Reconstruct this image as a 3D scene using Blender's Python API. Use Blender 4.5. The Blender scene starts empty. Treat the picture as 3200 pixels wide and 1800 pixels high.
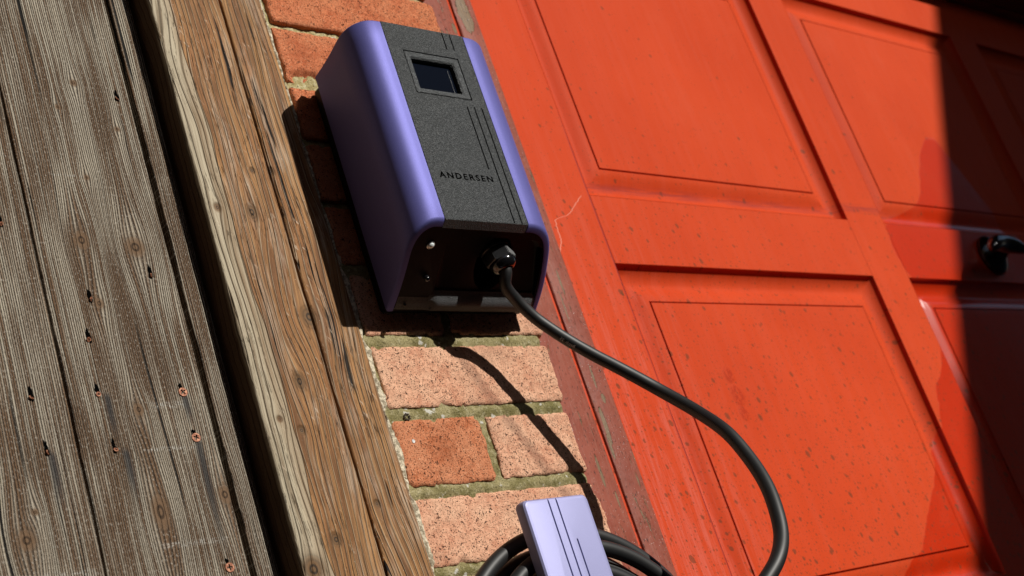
import bpy, bmesh, math, random
from mathutils import Vector, Matrix, noise, Quaternion
random.seed(7)
S = bpy.context.scene
COL = S.collection

# ------------------------------------------------------------------ camera
FPX, DCAM = 4355.38, 0.9554
R0 = Vector((0.736485, -0.605081, -0.302435)); R1 = Vector((0.021764, 0.468052, -0.883433)); R2 = Vector((0.676104, 0.644053, 0.357882))
cd = bpy.data.cameras.new('camera'); cam = bpy.data.objects.new('camera', cd); COL.objects.link(cam)
cam.matrix_world = Matrix(((R0.x, -R1.x, -R2.x, 0), (R0.y, -R1.y, -R2.y, -DCAM), (R0.z, -R1.z, -R2.z, 0), (0, 0, 0, 1)))
cd.sensor_width = 36; cd.lens = 36 * FPX / 3200; cd.clip_start = .01; cd.clip_end = 3000
cd.dof.use_dof = True; cd.dof.focus_distance = 1.27; cd.dof.aperture_fstop = 9
S.camera = cam

# ------------------------------------------------------------------ sky and sun
SUN = Vector((.40, -1, .53)).normalized()
W = bpy.data.worlds.new('World'); S.world = W; W.use_nodes = True
wn = W.node_tree.nodes; sky = wn.new('ShaderNodeTexSky'); sky.sky_type = 'NISHITA'; sky.sun_disc = False
sky.sun_elevation = math.asin(SUN.z); sky.sun_rotation = math.atan2(SUN.x, SUN.y)
W.node_tree.links.new(sky.outputs[0], wn['Background'].inputs[0]); wn['Background'].inputs[1].default_value = .058
sl = bpy.data.lights.new('sun', 'SUN'); sl.energy = 4.6; sl.angle = math.radians(.53); sl.color = (1, .955, .88)
so = bpy.data.objects.new('sun', sl); COL.objects.link(so); so.rotation_euler = SUN.to_track_quat('Z', 'Y').to_euler(); so.location = (2, -5, 4)
S.view_settings.view_transform = 'Standard'; S.view_settings.look = 'None'; S.view_settings.exposure = 0; S.view_settings.gamma = 1

# ------------------------------------------------------------------ helpers
def ray(px, py):
    a, b = (px - 1600) / FPX, (py - 900) / FPX
    return R0 * a + R1 * b + R2
def on(px, py, y=None, z=None):                      # a measured sight line met with a real plane
    d = ray(px, py); t = (y + DCAM) / d.y if y is not None else z / d.z
    return Vector((0, -DCAM, 0)) + d * t
def props(o, label=None, cat=None, group=None, kind=None):
    if label: o['label'] = label
    if cat: o['category'] = cat
    if group: o['group'] = group
    if kind: o['kind'] = kind
    return o
def thing(name, label, cat, loc, group=None):
    o = bpy.data.objects.new(name, None); o.location = loc; o.empty_display_size = .05; COL.objects.link(o)
    return props(o, label, cat, group)
def wloc(o):
    v = Vector(o.location)
    while o.parent: o = o.parent; v += Vector(o.location)
    return v
def link(name, me, mat=None, parent=None, label=None, kind=None):
    o = bpy.data.objects.new(name, me); COL.objects.link(o)
    if parent: o.parent = parent; o.location = -wloc(parent)
    if mat and not me.materials: me.materials.append(mat)
    return props(o, label, None, None, kind)
def smooth(me, ang=40):
    me.polygons.foreach_set('use_smooth', [True] * len(me.polygons))
    try: me.set_sharp_from_angle(angle=math.radians(ang))
    except Exception: pass
    return me
def bm2me(bm, name, sm=40):
    bmesh.ops.recalc_face_normals(bm, faces=bm.faces)
    me = bpy.data.meshes.new(name); bm.to_mesh(me); bm.free()
    if sm: smooth(me, sm)
    return me
def box(bm, x0, x1, y0, y1, z0, z1, bev=0, seg=2, shear=0):
    r = bmesh.ops.create_cube(bm, size=1)
    for v in r['verts']:
        v.co = Vector((x0 + (v.co.x + .5) * (x1 - x0), y0 + (v.co.y + .5) * (y1 - y0), z0 + (v.co.z + .5) * (z1 - z0)))
        v.co.x += shear * (v.co.z - .52)
    if bev:
        es = list({e for v in r['verts'] for e in v.link_edges})
        bmesh.ops.bevel(bm, geom=es, offset=bev, segments=seg, affect='EDGES', profile=.5)
def catmull(P, n):
    P = [Vector(p) for p in P]; out = []
    Q = [P[0] * 2 - P[1]] + P + [P[-1] * 2 - P[-2]]
    for i in range(1, len(Q) - 2):
        for k in range(n):
            t = k / n; a, b, c, d = Q[i - 1], Q[i], Q[i + 1], Q[i + 2]
            out.append(.5 * ((2 * b) + (c - a) * t + (2 * a - 5 * b + 4 * c - d) * t * t + (3 * b - a - 3 * c + d) * t ** 3))
    out.append(P[-1]); return out
def frames(path):
    T = [(path[min(i + 1, len(path) - 1)] - path[max(i - 1, 0)]).normalized() for i in range(len(path))]
    N = [T[0].orthogonal().normalized()]
    for i in range(1, len(path)):
        q = T[i - 1].rotation_difference(T[i]); n = q @ N[-1]; N.append((n - T[i] * n.dot(T[i])).normalized())
    return T, N
def tube(bm, path, rad, seg=16, caps=True):
    T, N = frames(path); rings = []
    for i, p in enumerate(path):
        r = rad(i / (len(path) - 1)) if callable(rad) else rad
        B = T[i].cross(N[i])
        rings.append([bm.verts.new(p + (N[i] * math.cos(a) + B * math.sin(a)) * r) for a in [2 * math.pi * k / seg for k in range(seg)]])
    for a, b in zip(rings, rings[1:]):
        for k in range(seg): bm.faces.new((a[k], a[(k + 1) % seg], b[(k + 1) % seg], b[k]))
    if caps: bm.faces.new(rings[0]); bm.faces.new(rings[-1])
def lathe(bm, prof, origin, axis, seg=24, sx=1):
    axis = Vector(axis).normalized(); N = axis.orthogonal().normalized(); B = axis.cross(N); rings = []
    for r, h in prof:
        rings.append([bm.verts.new(Vector(origin) + axis * h + (N * math.cos(2 * math.pi * k / seg) + B * math.sin(2 * math.pi * k / seg)) * max(r, 1e-5)) for k in range(seg)])
    for a, b in zip(rings, rings[1:]):
        for k in range(seg): bm.faces.new((a[k], a[(k + 1) % seg], b[(k + 1) % seg], b[k]))
    bm.faces.new(rings[0]); bm.faces.new(rings[-1])
def loops(bm, rows, closed=False, cap0=False, cap1=False):
    vs = [[bm.verts.new(p) for p in r] for r in rows]; n = len(vs[0])
    for a, b in zip(vs, vs[1:]):
        for k in range(n if closed else n - 1): bm.faces.new((a[k], a[(k + 1) % n], b[(k + 1) % n], b[k]))
    if cap0: bm.faces.new(vs[0])
    if cap1: bm.faces.new(vs[-1])
    return vs
def evalmesh(o, name):
    dg = bpy.context.evaluated_depsgraph_get(); dg.update()
    me = bpy.data.meshes.new_from_object(o.evaluated_get(dg), depsgraph=dg); me.name = name
    return me
def boolean(me, cutters, name):
    """solid me minus the cutter meshes"""
    o = bpy.data.objects.new('tmp', me); COL.objects.link(o); cs = []
    for c in cutters:
        c_ = bpy.data.objects.new('tmpc', c); COL.objects.link(c_); cs.append(c_)
        m = o.modifiers.new('b', 'BOOLEAN'); m.operation = 'DIFFERENCE'; m.solver = 'EXACT'; m.use_self = True; m.object = c_
    r = evalmesh(o, name)
    for x in cs + [o]: bpy.data.objects.remove(x)
    return r

# ------------------------------------------------------------------ node helper
class Nt:
    def __init__(s, name):
        s.m = bpy.data.materials.new(name); s.m.use_nodes = True; s.t = s.m.node_tree; s.n = s.t.nodes
        s.b = s.n['Principled BSDF']; s.out = s.n['Material Output']
    def L(s, a, b):
        if hasattr(a, 'links') or hasattr(a, 'is_output'): s.t.links.new(a, b)
        else: b.default_value = a
    def math(s, op, a, b=0, c=None, clamp=False):
        n = s.n.new('ShaderNodeMath'); n.operation = op; n.use_clamp = clamp
        s.L(a, n.inputs[0]); s.L(b, n.inputs[1])
        if c is not None: s.L(c, n.inputs[2])
        return n.outputs[0]
    def add(s, a, b): return s.math('ADD', a, b)
    def mul(s, a, b): return s.math('MULTIPLY', a, b)
    def sub(s, a, b): return s.math('SUBTRACT', a, b)
    def xyz(s):
        tc = s.n.new('ShaderNodeTexCoord'); sp = s.n.new('ShaderNodeSeparateXYZ'); s.t.links.new(tc.outputs['Object'], sp.inputs[0])
        s.P = tc.outputs['Object']; return sp.outputs
    def vec(s, x, y, z):
        n = s.n.new('ShaderNodeCombineXYZ'); s.L(x, n.inputs[0]); s.L(y, n.inputs[1]); s.L(z, n.inputs[2]); return n.outputs[0]
    def noise(s, v, sc=1, det=3, rough=.5, dist=0, col=False):
        n = s.n.new('ShaderNodeTexNoise'); s.t.links.new(v, n.inputs['Vector']); n.inputs['Scale'].default_value = sc
        n.inputs['Detail'].default_value = det; n.inputs['Roughness'].default_value = rough; n.inputs['Distortion'].default_value = dist
        return n.outputs['Color' if col else 'Fac']
    def voro(s, v, sc=1, feat='F1', rnd=1, out='Distance'):
        n = s.n.new('ShaderNodeTexVoronoi'); n.feature = feat; s.t.links.new(v, n.inputs['Vector']); n.inputs['Scale'].default_value = sc
        n.inputs['Randomness'].default_value = rnd; return n.outputs[out]
    def ramp(s, f, lo, hi, a=0, b=1):
        n = s.n.new('ShaderNodeMapRange'); n.interpolation_type = 'SMOOTHSTEP'; s.L(f, n.inputs[0])
        s.L(lo, n.inputs[1]); s.L(hi, n.inputs[2]); n.inputs[3].default_value = a; n.inputs[4].default_value = b; return n.outputs[0]
    def mix(s, f, a, b, blend='MIX'):
        n = s.n.new('ShaderNodeMix'); n.data_type = 'RGBA'; n.blend_type = blend; s.L(f, n.inputs[0])
        for v, i in ((a, 6), (b, 7)):
            if isinstance(v, tuple): n.inputs[i].default_value = (*v, 1)
            else: s.t.links.new(v, n.inputs[i])
        return n.outputs[2]
    def bump(s, h, d=.001, st=1, nrm=None):
        n = s.n.new('ShaderNodeBump'); s.t.links.new(h, n.inputs['Height']); n.inputs['Distance'].default_value = d; n.inputs['Strength'].default_value = st
        if nrm: s.t.links.new(nrm, n.inputs['Normal'])
        s.t.links.new(n.outputs[0], s.b.inputs['Normal']); return n.outputs[0]
    def set(s, **k):
        for a, v in k.items():
            i = s.b.inputs[a.replace('_', ' ')]
            if isinstance(v, tuple): i.default_value = (*v, 1)
            else: s.L(v, i)
        return s.m
    def objrand(s):
        n = s.n.new('ShaderNodeObjectInfo'); return n.outputs['Random']

def plain(name, col, rough=.5, metal=0, coat=0, spec=.5):
    n = Nt(name); n.set(Base_Color=col, Roughness=rough, Metallic=metal, Coat_Weight=coat); n.b.inputs['Specular IOR Level'].default_value = spec; return n.m

# ------------------------------------------------------------------ materials
def knot_field(n, x, z, knots):
    """grain coordinate bent round knots, and the knots' own masks"""
    g = x; mask = None; rr = None; halo = None
    for kx, kz, r, sq in knots:
        dx = n.sub(x, kx); dz = n.sub(z, kz)
        d2 = n.add(n.math('POWER', n.math('ABSOLUTE', n.mul(dx, 1 / r)), 2), n.math('POWER', n.math('ABSOLUTE', n.mul(dz, sq / r)), 2))
        far = n.add(n.math('POWER', n.math('ABSOLUTE', n.mul(dx, .50 / r)), 2), n.math('POWER', n.math('ABSOLUTE', n.mul(dz, sq * .24 / r)), 2))
        e = n.math('EXPONENT', n.mul(far, -1))
        g = n.sub(g, n.mul(n.mul(dx, .62), e))
        m = n.math('EXPONENT', n.mul(n.math('POWER', d2, 2.0), -1)); h = n.math('EXPONENT', n.mul(d2, -.6))
        mask = m if mask is None else n.math('MAXIMUM', mask, m)
        halo = h if halo is None else n.math('MAXIMUM', halo, h)
        q = n.math('SQRT', d2); rr = n.mul(q, m) if rr is None else n.add(rr, n.mul(q, m))
    return g, mask, halo, rr

def gate_wood(knots, drips):
    n = Nt('weathered_grey_wood'); x, y, z = n.xyz()
    x = n.add(x, n.mul(n.sub(z, .52), .0105))
    ob = n.objrand(); zo = n.add(z, n.mul(ob, 7))
    lf = n.noise(n.vec(n.mul(x, 7), n.mul(ob, 5), n.mul(z, 3.2)), 1, 2)
    lf2 = n.noise(n.vec(n.mul(x, 40), ob, n.mul(z, 11)), 1, 2)
    g, mask, halo, rr = knot_field(n, x, z, knots)
    g = n.add(g, n.add(n.mul(n.sub(lf, .5), .012), n.mul(n.sub(lf2, .5), .0014)))
    g = n.add(g, n.mul(y, .6))
    ring = n.math('SINE', n.add(n.mul(g, 2 * math.pi / .00205), n.mul(n.noise(n.vec(n.mul(g, 260), ob, n.mul(z, 2)), 1, 2), 6)))
    fine = n.noise(n.vec(n.mul(g, 1100), ob, n.mul(z, 16)), 1, 3, .6)
    mid = n.noise(n.vec(n.mul(g, 330), ob, n.mul(z, 5)), 1, 3, .6)
    grit = n.noise(n.vec(n.mul(x, 900), y, n.mul(z, 380)), 1, 2, .6)
    big = n.noise(n.vec(n.mul(x, 26), ob, n.mul(z, 9)), 1, 3, .6)
    h = n.add(n.mul(n.ramp(ring, -.9, .3), .55), n.add(n.mul(fine, .35), n.mul(mid, .45)))
    crack = n.ramp(n.noise(n.vec(n.mul(g, 150), n.mul(ob, 3), n.mul(z, 2.1)), 1, 3, .55), .31, .345)
    pale = n.mix(big, (.44, .38, .285), (.30, .27, .225))
    brown = n.mix(big, (.16, .082, .038), (.11, .072, .042))
    c = n.mix(n.ramp(n.add(mid, n.mul(n.sub(big, .5), .5)), .38, .62), pale, brown)
    c = n.mix(n.mul(n.ramp(h, .88, .42), .88), c, (.028, .020, .014))
    c = n.mix(n.mul(n.ramp(n.noise(n.vec(n.mul(x, 8), ob, n.mul(zo, 3)), 1, 3), .5, .72), .45), c, (.085, .05, .028))
    c = n.mix(n.ramp(grit, .54, .72, 0, .6), c, (.50, .47, .41)); c = n.mix(n.ramp(grit, .46, .32, 0, .5), c, (.03, .022, .015))
    c = n.mix(n.ramp(crack, 1, 0), c, (.006, .005, .004))
    # pale scuffs across the grain
    for sx, sz, w, hgt in ((.575, .383, .03, .0022), (.585, .422, .022, .0035), (.545, .645, .025, .0012), (.575, .300, .04, .003), (.45, .285, .05, .005), (.60, .258, .028, .006)):
        dx = n.math('ABSOLUTE', n.mul(n.sub(x, sx), 1 / w)); dz = n.math('ABSOLUTE', n.mul(n.sub(z, sz), 1 / hgt))
        m = n.mul(n.ramp(n.add(dx, 0), 1, .5), n.ramp(dz, 1.3, .2))
        m = n.mul(m, n.ramp(n.noise(n.vec(n.mul(x, 210), 0, n.mul(z, 420)), 1, 3, .6), .42, .62))
        c = n.mix(n.mul(n.mul(m, n.ramp(h, .5, .9)), .75), c, (.50, .48, .43))
    for sx, sz, ln in drips:                             # dark iron stains running down from screws
        dx = n.math('ABSOLUTE', n.mul(n.sub(n.add(x, n.mul(n.sub(lf2, .5), .006)), sx), 1 / .0042))
        dz = n.sub(sz, z)
        m = n.mul(n.mul(n.ramp(dx, 1.2, .2), n.ramp(dz, -.002, .006)), n.ramp(dz, ln, ln * .3))
        c = n.mix(n.mul(m, .8), c, (.03, .031, .034))
    knotc = n.mix(n.ramp(n.math('SINE', n.mul(rr, 16)), -1, 1), (.045, .026, .014), (.15, .09, .05))
    c = n.mix(n.mul(halo, .22), c, n.mix(fine, (.08, .045, .022), (.26, .17, .10)))
    c = n.mix(mask, c, knotc)
    n.set(Base_Color=c, Roughness=.82); n.b.inputs['Specular IOR Level'].default_value = .25
    hh = n.add(h, n.add(n.mul(crack, 1.6), n.mul(grit, .25)))
    n.bump(hh, .0018, 1); return n.m

def post_wood(knots):
    n = Nt('stained_brown_wood'); x, y, z = n.xyz()
    x0 = x; x = n.add(x, n.mul(n.sub(z, .52), .0105)); ob = n.objrand()
    lf = n.noise(n.vec(n.mul(x, 7), n.mul(ob, 9), n.mul(z, 3.0)), 1, 2)
    lf2 = n.noise(n.vec(n.mul(x, 60), ob, n.mul(z, 15)), 1, 2)
    g, mask, halo, rr = knot_field(n, x, z, knots)
    g = n.add(g, n.add(n.mul(n.sub(lf, .5), .060), n.mul(n.sub(lf2, .5), .0035))); g = n.add(g, n.mul(y, .8))
    mid_ = n.noise(n.vec(n.mul(g, 120), ob, n.mul(z, 4)), 1, 2)
    w = n.math('FRACT', n.mul(n.add(g, n.mul(n.sub(mid_, .5), .006)), 1 / .0062))                       # late wood ridges
    ridge = n.mul(n.ramp(w, .72, .93), n.ramp(w, 1.0, .97))
    w2 = n.math('FRACT', n.mul(n.add(g, n.mul(n.sub(mid_, .5), .004)), 1 / .0027))
    fiss = n.noise(n.vec(n.add(n.mul(g, 760), n.mul(z, 35)), ob, n.mul(z, 46)), 1, 3, .6)
    fine = n.noise(n.vec(n.mul(g, 1100), ob, n.mul(z, 14)), 1, 3, .65)
    big = n.noise(n.vec(n.mul(x, 34), ob, n.mul(z, 13)), 1, 4, .6)
    mid = n.noise(n.vec(n.mul(g, 180), ob, n.mul(z, 6)), 1, 3)
    c = n.mix(n.ramp(big, .3, .7), (.16, .068, .022), (.35, .155, .055))
    c = n.mix(n.ramp(mid, .35, .7), c, n.mix(big, (.50, .27, .105), (.36, .175, .062)))
    c = n.mix(n.mul(n.ramp(w2, .75, .98), .2), c, (.09, .04, .015))
    c = n.mix(n.mul(n.ramp(w, .55, .72), n.ramp(ridge, .5, 0, 0, .24)), c, (.085, .038, .014))
    c = n.mix(n.mul(ridge, .75), c, (.52, .39, .26))
    fm = n.mul(n.ramp(fiss, .41, .34), n.ramp(big, .44, .6))
    c = n.mix(n.mul(fm, .85), c, (.05, .022, .009))
    c = n.mix(n.mul(n.ramp(fine, .38, .58, 1, 0), .6), c, (.075, .032, .011))
    wear = n.ramp(n.noise(n.vec(n.mul(x, 45), n.mul(ob, 4), n.mul(z, 8)), 1, 4, .65), .48, .64)
    c = n.mix(n.mul(wear, n.ramp(fine, .42, .6, 0, .7)), c, (.46, .37, .28))
    ck = n.ramp(n.noise(n.vec(n.mul(g, 70), n.mul(ob, 3), n.mul(z, 2.6)), 1, 3, .55), .318, .335); c = n.mix(ck, (.012, .007, .004), c)
    # weathered silver left edge of the first board
    ed = n.add(.678, n.mul(n.sub(n.noise(n.vec(0, 0, n.mul(z, 5)), 1, 2), .5), .03))
    ed = n.add(ed, n.mul(n.sub(.52, z), .018))
    pm = n.ramp(n.sub(ed, x), -.0004, .0008)
    pc = n.mix(n.ramp(n.add(n.mul(fine, .5), n.mul(mid, .6)), .38, .62), (.17, .115, .062), (.47, .405, .29))
    pc = n.mix(n.mul(ridge, .6), pc, (.17, .12, .075)); pc = n.mix(n.ramp(fiss, .36, .3, 0, .7), pc, (.10, .07, .04))
    pc = n.mix(n.ramp(n.sub(x, .6635), 0, .008, 0, .35), pc, (.26, .15, .07))
    c = n.mix(pm, c, pc)
    lip = n.math('ABSOLUTE', n.mul(n.sub(ed, x), 1 / .0006)); c = n.mix(n.ramp(lip, 1.3, .3, 0, .75), c, (.05, .03, .015))
    # scratches and white dust
    sc = n.noise(n.vec(n.add(n.mul(x, 330), n.mul(z, 210)), ob, n.add(n.mul(z, 55), n.mul(x, -60))), 1, 2)
    c = n.mix(n.mul(n.ramp(sc, .64, .72), n.ramp(big, .42, .6, 0, .55)), c, (.62, .50, .38))
    c = n.mix(n.ramp(n.noise(n.vec(n.mul(x, 700), y, n.mul(z, 500)), 1, 1), .73, .8, 0, .7), c, (.7, .64, .55))
    c = n.mix(n.mul(halo, .4), c, (.12, .052, .018))
    c = n.mix(mask, c, n.mix(n.ramp(n.math('SINE', n.mul(rr, 17)), -1, 1), (.035, .02, .01), (.16, .085, .035)))
    c = n.mix(n.ramp(y, -.003, .004, 0, 1), c, (.10, .055, .025))                    # sides turn dark brown behind the front face
    n.set(Base_Color=c, Roughness=.7); n.b.inputs['Specular IOR Level'].default_value = .3
    h = n.add(n.mul(ridge, .9), n.add(n.mul(fine, .5), n.add(n.add(n.mul(fm, -1.3), n.mul(ck, 1.5)), n.mul(pm, -.5))))
    n.bump(n.add(h, n.mul(mask, -.8)), .0016, 1); return n.m

def brick_mat(name, a, b, dark):
    n = Nt(name); x, y, z = n.xyz(); P = n.P
    big = n.noise(P, 28, 4, .6); med = n.noise(P, 160, 3, .6); gr = n.noise(P, 900, 3, .7)
    pit = n.noise(P, 760, 2, .6); pit2 = n.noise(P, 330, 2, .5)
    c = n.mix(n.ramp(big, .32, .68), a, b)
    c = n.mix(n.ramp(med, .35, .7, 0, .55), c, tuple(v * 1.35 for v in b))
    c = n.mix(n.ramp(gr, .55, .75, 0, .75), c, (.80, .58, .38))
    c = n.mix(n.ramp(n.noise(P, 560, 2, .6), .60, .68, 0, .7), c, tuple(v * .8 for v in a))
    pm = n.math('MAXIMUM', n.ramp(pit, .405, .35), n.ramp(pit2, .345, .31))
    c = n.mix(n.mul(pm, .9), c, dark)
    # darker band slanting down the lower bricks
    q = n.sub(x, n.add(.905, n.mul(n.sub(.445, z), .52)))
    st = n.mul(n.ramp(n.math('ABSOLUTE', n.mul(n.add(q, n.mul(n.sub(med, .5), .008)), 1 / .009)), 1.2, .4), n.ramp(z, .47, .44))
    c = n.mix(n.mul(st, .42), c, (.17, .085, .06))
    wp = n.mul(n.mul(n.ramp(n.add(x, n.mul(med, .006)), 1.0245, 1.0255), n.ramp(z, .350, .354)), n.ramp(z, .392, .388)); c = n.mix(n.mul(wp, .8), c, (.75, .73, .78))
    fl = n.math('SQRT', n.add(n.math('POWER', n.math('ABSOLUTE', n.sub(x, .8116)), 2), n.math('POWER', n.math('ABSOLUTE', n.sub(z, .3656)), 2))); c = n.mix(n.ramp(n.add(fl, n.mul(med, .001)), .0026, .0021), c, (.8, .8, .78))
    c = n.mix(n.ramp(n.noise(P, 9, 2), .5, .72, 0, .45), c, tuple(v * .62 for v in a))
    n.set(Base_Color=c, Roughness=.93); n.b.inputs['Specular IOR Level'].default_value = .2
    n.bump(n.add(n.mul(pm, -1.2), n.add(n.mul(gr, .6), n.mul(med, .8))), .0014, 1); return n.m

def mortar_mat():
    n = Nt('mossy_mortar'); x, y, z = n.xyz(); P = n.P
    big = n.noise(P, 45, 4, .6); gr = n.noise(P, 700, 3, .7); med = n.noise(P, 190, 3, .6)
    c = n.mix(n.ramp(big, .35, .65), (.36, .31, .16), (.19, .165, .065))
    c = n.mix(n.ramp(med, .5, .7, 0, .7), c, (.47, .42, .26))
    c = n.mix(n.ramp(z, .62, .72), c, n.mix(n.ramp(med, .4, .7), (.40, .33, .15), (.58, .53, .32)))
    c = n.mix(n.mul(n.ramp(gr, .47, .36), .8), c, (.06, .055, .02))
    c = n.mix(n.ramp(gr, .62, .75, 0, .8), c, (.62, .58, .44))
    c = n.mix(n.ramp(n.noise(P, 95, 2), .66, .72, 0, .8), c, (.62, .61, .56))
    n.set(Base_Color=c, Roughness=.95); n.b.inputs['Specular IOR Level'].default_value = .15
    n.bump(n.add(n.mul(gr, .8), med), .0018, 1); return n.m

def door_paint():
    n = Nt('red_gloss_paint'); x, y, z = n.xyz(); P = n.P
    big = n.noise(P, 3.5, 3, .6); st = n.noise(n.vec(n.mul(x, 520), y, n.mul(z, 22)), 1, 3, .6); st2 = n.noise(n.vec(n.mul(x, 60), y, n.mul(z, 3)), 1, 3, .6)
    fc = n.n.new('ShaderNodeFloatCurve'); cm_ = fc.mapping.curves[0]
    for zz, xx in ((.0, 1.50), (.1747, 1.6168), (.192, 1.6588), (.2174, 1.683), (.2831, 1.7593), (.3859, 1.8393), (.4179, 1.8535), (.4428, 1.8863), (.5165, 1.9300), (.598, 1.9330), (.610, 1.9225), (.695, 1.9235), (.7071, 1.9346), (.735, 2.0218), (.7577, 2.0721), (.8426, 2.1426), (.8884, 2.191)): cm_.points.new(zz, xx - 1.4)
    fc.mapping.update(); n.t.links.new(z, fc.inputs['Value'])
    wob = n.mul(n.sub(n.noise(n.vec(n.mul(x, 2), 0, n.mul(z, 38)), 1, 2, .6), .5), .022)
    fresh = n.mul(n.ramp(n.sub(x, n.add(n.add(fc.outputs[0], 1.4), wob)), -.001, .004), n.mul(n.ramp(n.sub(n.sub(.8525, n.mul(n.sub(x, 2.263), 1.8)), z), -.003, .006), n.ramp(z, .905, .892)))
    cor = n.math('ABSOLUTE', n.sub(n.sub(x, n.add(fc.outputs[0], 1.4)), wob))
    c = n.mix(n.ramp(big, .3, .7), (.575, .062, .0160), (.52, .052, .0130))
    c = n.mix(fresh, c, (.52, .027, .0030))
    # sun-chalked, scuffed paint where the grain of the stile shows, stronger low and near the edge
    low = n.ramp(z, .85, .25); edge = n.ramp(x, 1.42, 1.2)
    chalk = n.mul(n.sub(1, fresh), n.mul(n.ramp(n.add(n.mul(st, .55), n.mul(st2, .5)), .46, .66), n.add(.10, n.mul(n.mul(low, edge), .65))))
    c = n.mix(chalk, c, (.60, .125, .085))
    c = n.mix(n.ramp(n.noise(P, 11, 3, .6), .52, .75, 0, .22), c, (.57, .085, .035))
    # dark splatter
    for sc, thr, frac, dens in ((78, .19, .70, (.62, .01)), (150, .20, .76, (.75, .05)), (36, .12, .76, (.6, .02)), (300, .20, .78, (.8, .2)), (22, .09, .84, (.5, .02))):
        v = n.n.new('ShaderNodeTexVoronoi'); v.voronoi_dimensions = '2D'; n.t.links.new(n.vec(n.add(x, n.mul(z, .25)), n.mul(z, .8), 0), v.inputs['Vector']); v.inputs['Scale'].default_value = sc
        sp = n.n.new('ShaderNodeSeparateColor'); n.t.links.new(v.outputs['Color'], sp.inputs[0])
        keep = n.ramp(sp.outputs[0], frac + .001, frac + .0); size = n.mul(sp.outputs[1], thr)
        fall = n.math('GREATER_THAN', n.ramp(z, .15, 1.0, *dens), sp.outputs[2])
        d = n.math('LESS_THAN', v.outputs['Distance'], size)
        c = n.mix(n.mul(n.mul(d, keep), n.mul(fall, .7)), c, (.15, .045, .02))
    # dirty seams where stile meets panels
    for sx in (1.2535,):
        s1 = n.math('ABSOLUTE', n.mul(n.add(n.sub(x, sx), n.mul(n.sub(st2, .5), .004)), 1 / .0016)); c = n.mix(n.mul(n.ramp(s1, 1.4, .2), n.mul(n.ramp(z, .85, .75), .6)), c, (.20, .03, .045))
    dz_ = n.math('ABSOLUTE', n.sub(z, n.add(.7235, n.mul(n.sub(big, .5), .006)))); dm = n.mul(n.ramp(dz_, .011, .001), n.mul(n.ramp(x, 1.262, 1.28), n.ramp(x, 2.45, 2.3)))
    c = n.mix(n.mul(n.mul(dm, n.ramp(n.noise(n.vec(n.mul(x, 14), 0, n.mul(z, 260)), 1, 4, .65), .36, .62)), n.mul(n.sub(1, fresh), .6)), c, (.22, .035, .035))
    # hairline cracks in the paint
    fk = n.n.new('ShaderNodeFloatCurve'); ckc = fk.mapping.curves[0]
    for zz, xx in [(0.6097, 1.1621), (0.6322, 1.1742), (0.649, 1.1746), (0.6629, 1.1764), (0.6649, 1.1931), (0.6707, 1.2056), (0.6871, 1.2241), (0.7008, 1.2405)]: q_ = ckc.points.new(zz, xx - 1.0); q_.handle_type = 'VECTOR'
    fk.mapping.update(); n.t.links.new(z, fk.inputs['Value'])
    kx = n.add(n.add(fk.outputs[0], 1.0), n.mul(n.sub(n.noise(n.vec(0, 0, n.mul(z, 260)), 1, 3, .6), .5), .006))
    cm = n.mul(n.ramp(n.math('ABSOLUTE', n.sub(x, kx)), .0011, .0004), n.mul(n.ramp(z, 0.6097, 0.6137), n.ramp(z, 0.7008, 0.6968)))
    c = n.mix(n.mul(cm, .5), c, (.80, .42, .32))
    # knots under the paint
    kd = n.noise(n.vec(n.mul(x, 150), 0, n.mul(z, 90)), 1, 3, .6); k = None
    for kx, kz, r in ((1.40, .452, .010), (1.402, .424, .013), (1.40, .40, .009)):
        d = n.math('SQRT', n.add(n.math('POWER', n.math('ABSOLUTE', n.sub(x, kx)), 2), n.math('POWER', n.math('ABSOLUTE', n.mul(n.sub(z, kz), .8)), 2)))
        m = n.ramp(n.mul(d, 1 / r), 1.2, .6); k = m if k is None else n.math('MAXIMUM', k, m)
    c = n.mix(n.mul(k, n.ramp(n.math('ABSOLUTE', n.sub(kd, .5)), .06, .01, .12, .7)), c, (.33, .025, .008))
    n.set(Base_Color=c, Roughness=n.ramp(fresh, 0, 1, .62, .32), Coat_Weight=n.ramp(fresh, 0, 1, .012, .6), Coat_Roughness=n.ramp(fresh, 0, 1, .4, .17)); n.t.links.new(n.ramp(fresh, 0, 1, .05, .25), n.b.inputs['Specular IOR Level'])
    h = n.add(n.add(n.mul(n.noise(P, 5, 2), 5), n.mul(st2, .5)), n.add(n.mul(st, .12), n.mul(k, n.mul(kd, 2))))
    n.bump(h, .0008, .8); return n.m

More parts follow.
